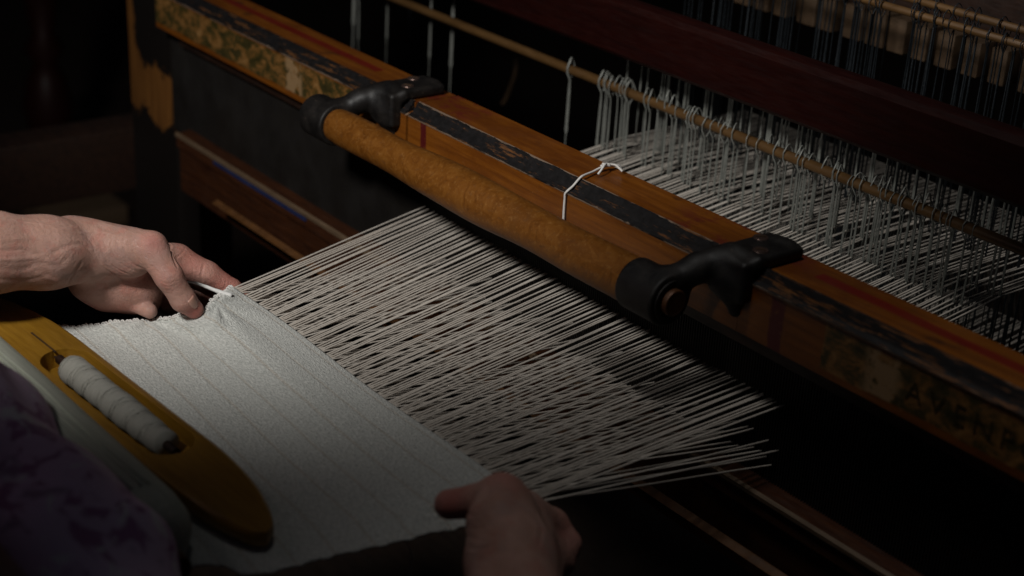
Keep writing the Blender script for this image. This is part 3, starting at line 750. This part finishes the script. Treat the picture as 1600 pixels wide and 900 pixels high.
CRL = [  # creases and tendons of the left hand: (points in photo, depth mm, width mm)
    ([(0, 392), (36, 391), (68, 401), (90, 391), (114, 382), (132, 384), (147, 400), (168, 424), (192, 436)], .75, 2.3),
    ([(0, 418), (30, 421), (60, 412), (90, 415), (104, 404)], .55, 2.8),
    ([(0, 436), (40, 438), (75, 428)], .4, 2.6),
    ([(98, 458), (112, 432), (126, 412)], .7, 2.2),
    ([(143, 378), (150, 398), (165, 414), (190, 428)], .6, 1.2),
    ([(156, 384), (166, 406), (182, 420), (206, 430)], .8, 1.3),
    ([(172, 380), (180, 402), (196, 416), (216, 424)], .5, 1.1),
    ([(192, 378), (198, 400), (212, 414), (226, 420)], .7, 1.2),
    ([(205, 376), (210, 396), (222, 410)], .45, 1.0),
    ([(136, 372), (146, 384), (158, 400)], .5, 1.0), ([(182, 376), (190, 394), (204, 410), (222, 418)], .5, .9), ([(150, 402), (165, 420), (185, 434), (204, 440)], .6, 1.1),
    ([(214, 380), (222, 396), (230, 404)], .4, .8), ([(120, 366), (128, 376), (134, 388)], .4, 1.0), ([(236, 372), (246, 374), (256, 380)], .3, .8), ([(60, 352), (90, 356), (110, 352)], .35, 1.4),
    ([(248, 434), (260, 436), (272, 433)], .35, .7), ([(252, 440), (262, 443), (272, 440)], .4, .8), ([(253, 445), (263, 448), (274, 446)], .45, .8), ([(254, 451), (264, 454), (275, 451)], .35, .8),
    ([(266, 378), (268, 396), (276, 416)], 1.1, 1.5),
    ([(288, 390), (282, 398), (276, 402)], .6, 1.2), ([(318, 414), (315, 428), (316, 438)], .9, 1.3), ([(353, 438), (350, 450), (344, 452)], .6, 1.1),
    ([(296, 400), (302, 418), (300, 436)], .4, 1.0)]
RDL = [([(20, 344), (70, 352), (112, 366), (150, 362), (190, 372)], .5, 1.8), ([(0, 376), (50, 372), (92, 380)], .5, 2.0), ([(160, 348), (200, 360), (232, 372)], .35, 1.5), ([(0, 350), (60, 356), (120, 358)], .9, 4.5), ([(0, 405), (40, 404), (80, 398)], .9, 2.5), ([(150, 360), (200, 372), (232, 380)], .8, 3.0), ([(60, 428), (90, 440)], .7, 3.0)]
CRR = [([(726, 800), (738, 806), (752, 804)], .6, 1.5), ([(730, 855), (750, 858), (770, 852)], .6, 2.0), ([(836, 800), (846, 826), (842, 850)], 1.0, 2.0), ([(770, 748), (790, 752), (812, 750)], .4, 1.4), ([(772, 756), (790, 760), (808, 757)], .4, 1.4), ([(728, 822), (745, 826), (760, 824)], .7, 1.5), ([(728, 838), (744, 842), (758, 846)], .6, 1.3), ([(732, 760), (738, 770), (736, 790)], .5, 1.2)]
def hand(prims, creases, ridges, h, blush, d0, d1, amp=.95):
    V, Q, f = nets(prims, h); N = grad(f, V); D = np.zeros(len(V))
    for lst, sg in ((creases, -1), (ridges, 1)):
        for pts, dep, wid in lst:
            P = [hit(f, *p, d0, d1) for p in [tuple(q) for q in smooth2(pts)]]; P = [p for p in P if p is not None]
            if len(P) < 2: continue
            w = wid/1000; d = segdist(V, P); ok = d < 4*w
            D[ok] += amp*sg*dep/1000*np.exp(-(d[ok]/w)**2)
            if sg < 0: D[ok] += .18*dep/1000*np.exp(-((d[ok]-1.9*w)/w)**2)
    V = V+N*D[:, None]
    B = np.zeros(len(V))
    for (px, py, d, r, a) in blush: B = np.maximum(B, a*np.exp(-(np.linalg.norm(V-H(px, py, d), axis=1)/r)**2))
    return V, Q, B
def smooth2(pts): return [q[:2] for q in smooth_path([(a, b, 0) for a, b in pts], 4)]
V1, Q1, B1 = hand(LH, CRL, RDL, .0012, [(300, 486, 1.75, .016, 1), (285, 470, 1.75, .012, .5), (240, 378, 1.72, .014, .55), (300, 408, 1.85, .026, .6), (350, 440, 1.87, .024, .85), (225, 478, 1.81, .022, .9), (325, 470, 1.88, .015, .8), (180, 465, 1.8, .035, .75), (262, 430, 1.73, .02, .35), (215, 430, 1.77, .025, .45), (150, 440, 1.77, .025, .35)], 1.4, 2.0)
V2, Q2, B2 = hand(RH, CRR, [], .0018, [(705, 786, 1.39, .02, .9), (790, 750, 1.38, .02, .5), (880, 840, 1.45, .03, .5)], 1.1, 1.6)
# arms and trunk under the clothes, outside the frame
SL, SR = np.array([-.78, -.86, 1.32]), np.array([-.42, -.98, 1.32])
EL = H(-420, 470, 1.52); ER = H(250, 1290, 1.16)
arms = [(cone(SL, SR, .07, .07), .02), (cone((SL+SR)/2, (SL+SR)/2-[0, .06, .55], .11, .13), .06), (cone((SL+SR)/2, (SL+SR)/2+[0, .02, .22], .055, .085), .04),
        (cone(SL, EL, .052, .042), .03), (cone(EL, H(-200, 381, 1.605), .042, .038), .02),
        (cone(SR, ER, .052, .042), .03), (cone(ER, H(811, 1100, 1.23), .044, .037), .02)]
V3, Q3, f3 = nets(arms, .006)
VV = np.concatenate([V1, V2, V3]); QQ = np.concatenate([Q1, Q2+len(V1), Q3+len(V1)+len(V2)]); BB = np.concatenate([B1, B2, np.zeros(len(V3))])
bme = npmesh('body', VV, QQ); a_ = bme.attributes.new('blush', 'FLOAT', 'POINT'); a_.data.foreach_set('value', BB.astype(np.float32))
body = link('body', bme, 'skin', person)
# thumbnail
nc = H(302, 474, 1.742); nd = unit(H(312, 488, 1.752)-H(290, 464, 1.742)); vw = -unit(ray(302, 474)); 
side = unit(np.cross(nd, vw)*1.0); nn = unit(np.cross(side, nd)*-1); nn = nn if nn@vw > 0 else -nn
nn = unit(nn*.55+np.array([0, 0, .5])+side*0); side = unit(np.cross(nd, nn)); nn = unit(np.cross(side, nd)); nn = nn if nn[2] > 0 else -nn
fL = field(LH); bs = hit(fL, 303, 474)
if bs is not None:
    bm = bmesh.new(); g = []
    for j in range(9):
        for i in range(9):
            s_, t_ = (i-4)/4, (j-4)/4; rr = (1-.22*max(0, t_)**2)
            p = bs+nd*t_*.0078+side*s_*.0062*rr*math.sqrt(max(0, 1-.25*t_*t_))
            G3 = grad(fL, p[None])[0]; p = p-G3*(fL(p[None])[0]-.0004+.0009*(abs(s_)**4))
            g.append(bm.verts.new(p))
    for j in range(8):
        for i in range(8): bm.faces.new((g[j*9+i], g[j*9+i+1], g[j*9+i+10], g[j*9+i+9]))
    nl = link('thumbnail', bmmesh('thumbnail', bm), 'nail', body)
    so = nl.modifiers.new('t', 'SOLIDIFY'); so.thickness = .0006
# head (outside the frame, above the blouse)
HC = np.array([-.64, -1.03, 1.56])
hd = [(cone(HC+[0, -.01, .03], HC+[0, .01, .03], .078, .074), 0), (cone(HC+[0, .03, -.04], HC+[0, .045, -.075], .058, .040), .03), (cone(HC+[0, .0, -.05], HC+[.02, -.01, -.17], .050, .055), .02),
      (cone(HC+[0, .075, -.005], HC+[0, .098, -.030], .009, .013), .012), (cone(HC+[.074, 0, -.01], HC+[.078, -.005, .02], .012, .014), .006), (cone(HC+[-.074, 0, -.01], HC+[-.078, -.005, .02], .012, .014), .006),
      (cone(HC+[-.022, .078, -.055], HC+[.022, .078, -.055], .007, .007), .008)]
V5, Q5, f5 = nets(hd, .004)
old = body.data; VB = np.empty(len(old.vertices)*3, np.float32); old.vertices.foreach_get('co', VB); VB = VB.reshape(-1, 3)
bme = npmesh('body', np.concatenate([VB, V5]), np.concatenate([QQ, Q5+len(VB)])); a_ = bme.attributes.new('blush', 'FLOAT', 'POINT'); a_.data.foreach_set('value', np.concatenate([BB, np.zeros(len(V5))]).astype(np.float32))
bme.materials.append(MT['skin']); body.data = bme
for p in bme.polygons: p.use_smooth = True
V6, Q6, f6 = nets([(cone(HC+[0, -.03, .045], HC+[0, .0, .055], .086, .080), 0), (cone(HC+[0, -.05, .0], HC+[0, -.055, -.06], .07, .05), .03), (cone(HC+[0, -.12, .05], HC+[0, -.13, .05], .035, .035), .01)], .005)
link('hair', npmesh('hair', V6, Q6), 'hair', person)
for sx in (-1, 1):
    bm = bmesh.new(); bmesh.ops.create_icosphere(bm, subdivisions=2, radius=.0115, matrix=Matrix.Translation(Vector(HC+[sx*.031, .071, .008])))
    link('eye', bmmesh('eye', bm), 'white', person)
# blouse
A1, A2, A3 = H(-330, 430, 1.50), H(-70, 735, 1.40), H(110, 915, 1.30)
bl_ = [(cone(SL, SR, .095, .10), .03), (cone((SL+SR)/2, (SL+SR)/2-[0, .06, .6], .15, .18), .08),
       (cone(SR, A2, .10, .090), .05), (cone(A2, A3, .090, .084), .02), (cone(A3, ER, .084, .075), .02), (cone(SL, EL, .075, .065), .03)]
V4, Q4, f4 = nets(bl_, .0055); N4 = grad(f4, V4)
dsp = .004*np.sin(V4[:, 0]*45+V4[:, 2]*30+3*np.sin(V4[:, 1]*20))+.003*np.sin(V4[:, 1]*70-V4[:, 0]*25+2*np.sin(V4[:, 2]*33))
V4 = V4+N4*dsp[:, None]
link('blouse', npmesh('blouse', V4, Q4), 'blouse', person)

# ------------------------------------------------------------------ render settings
S.render.engine = 'CYCLES'
S.cycles.use_denoising = True; S.cycles.max_bounces = 6
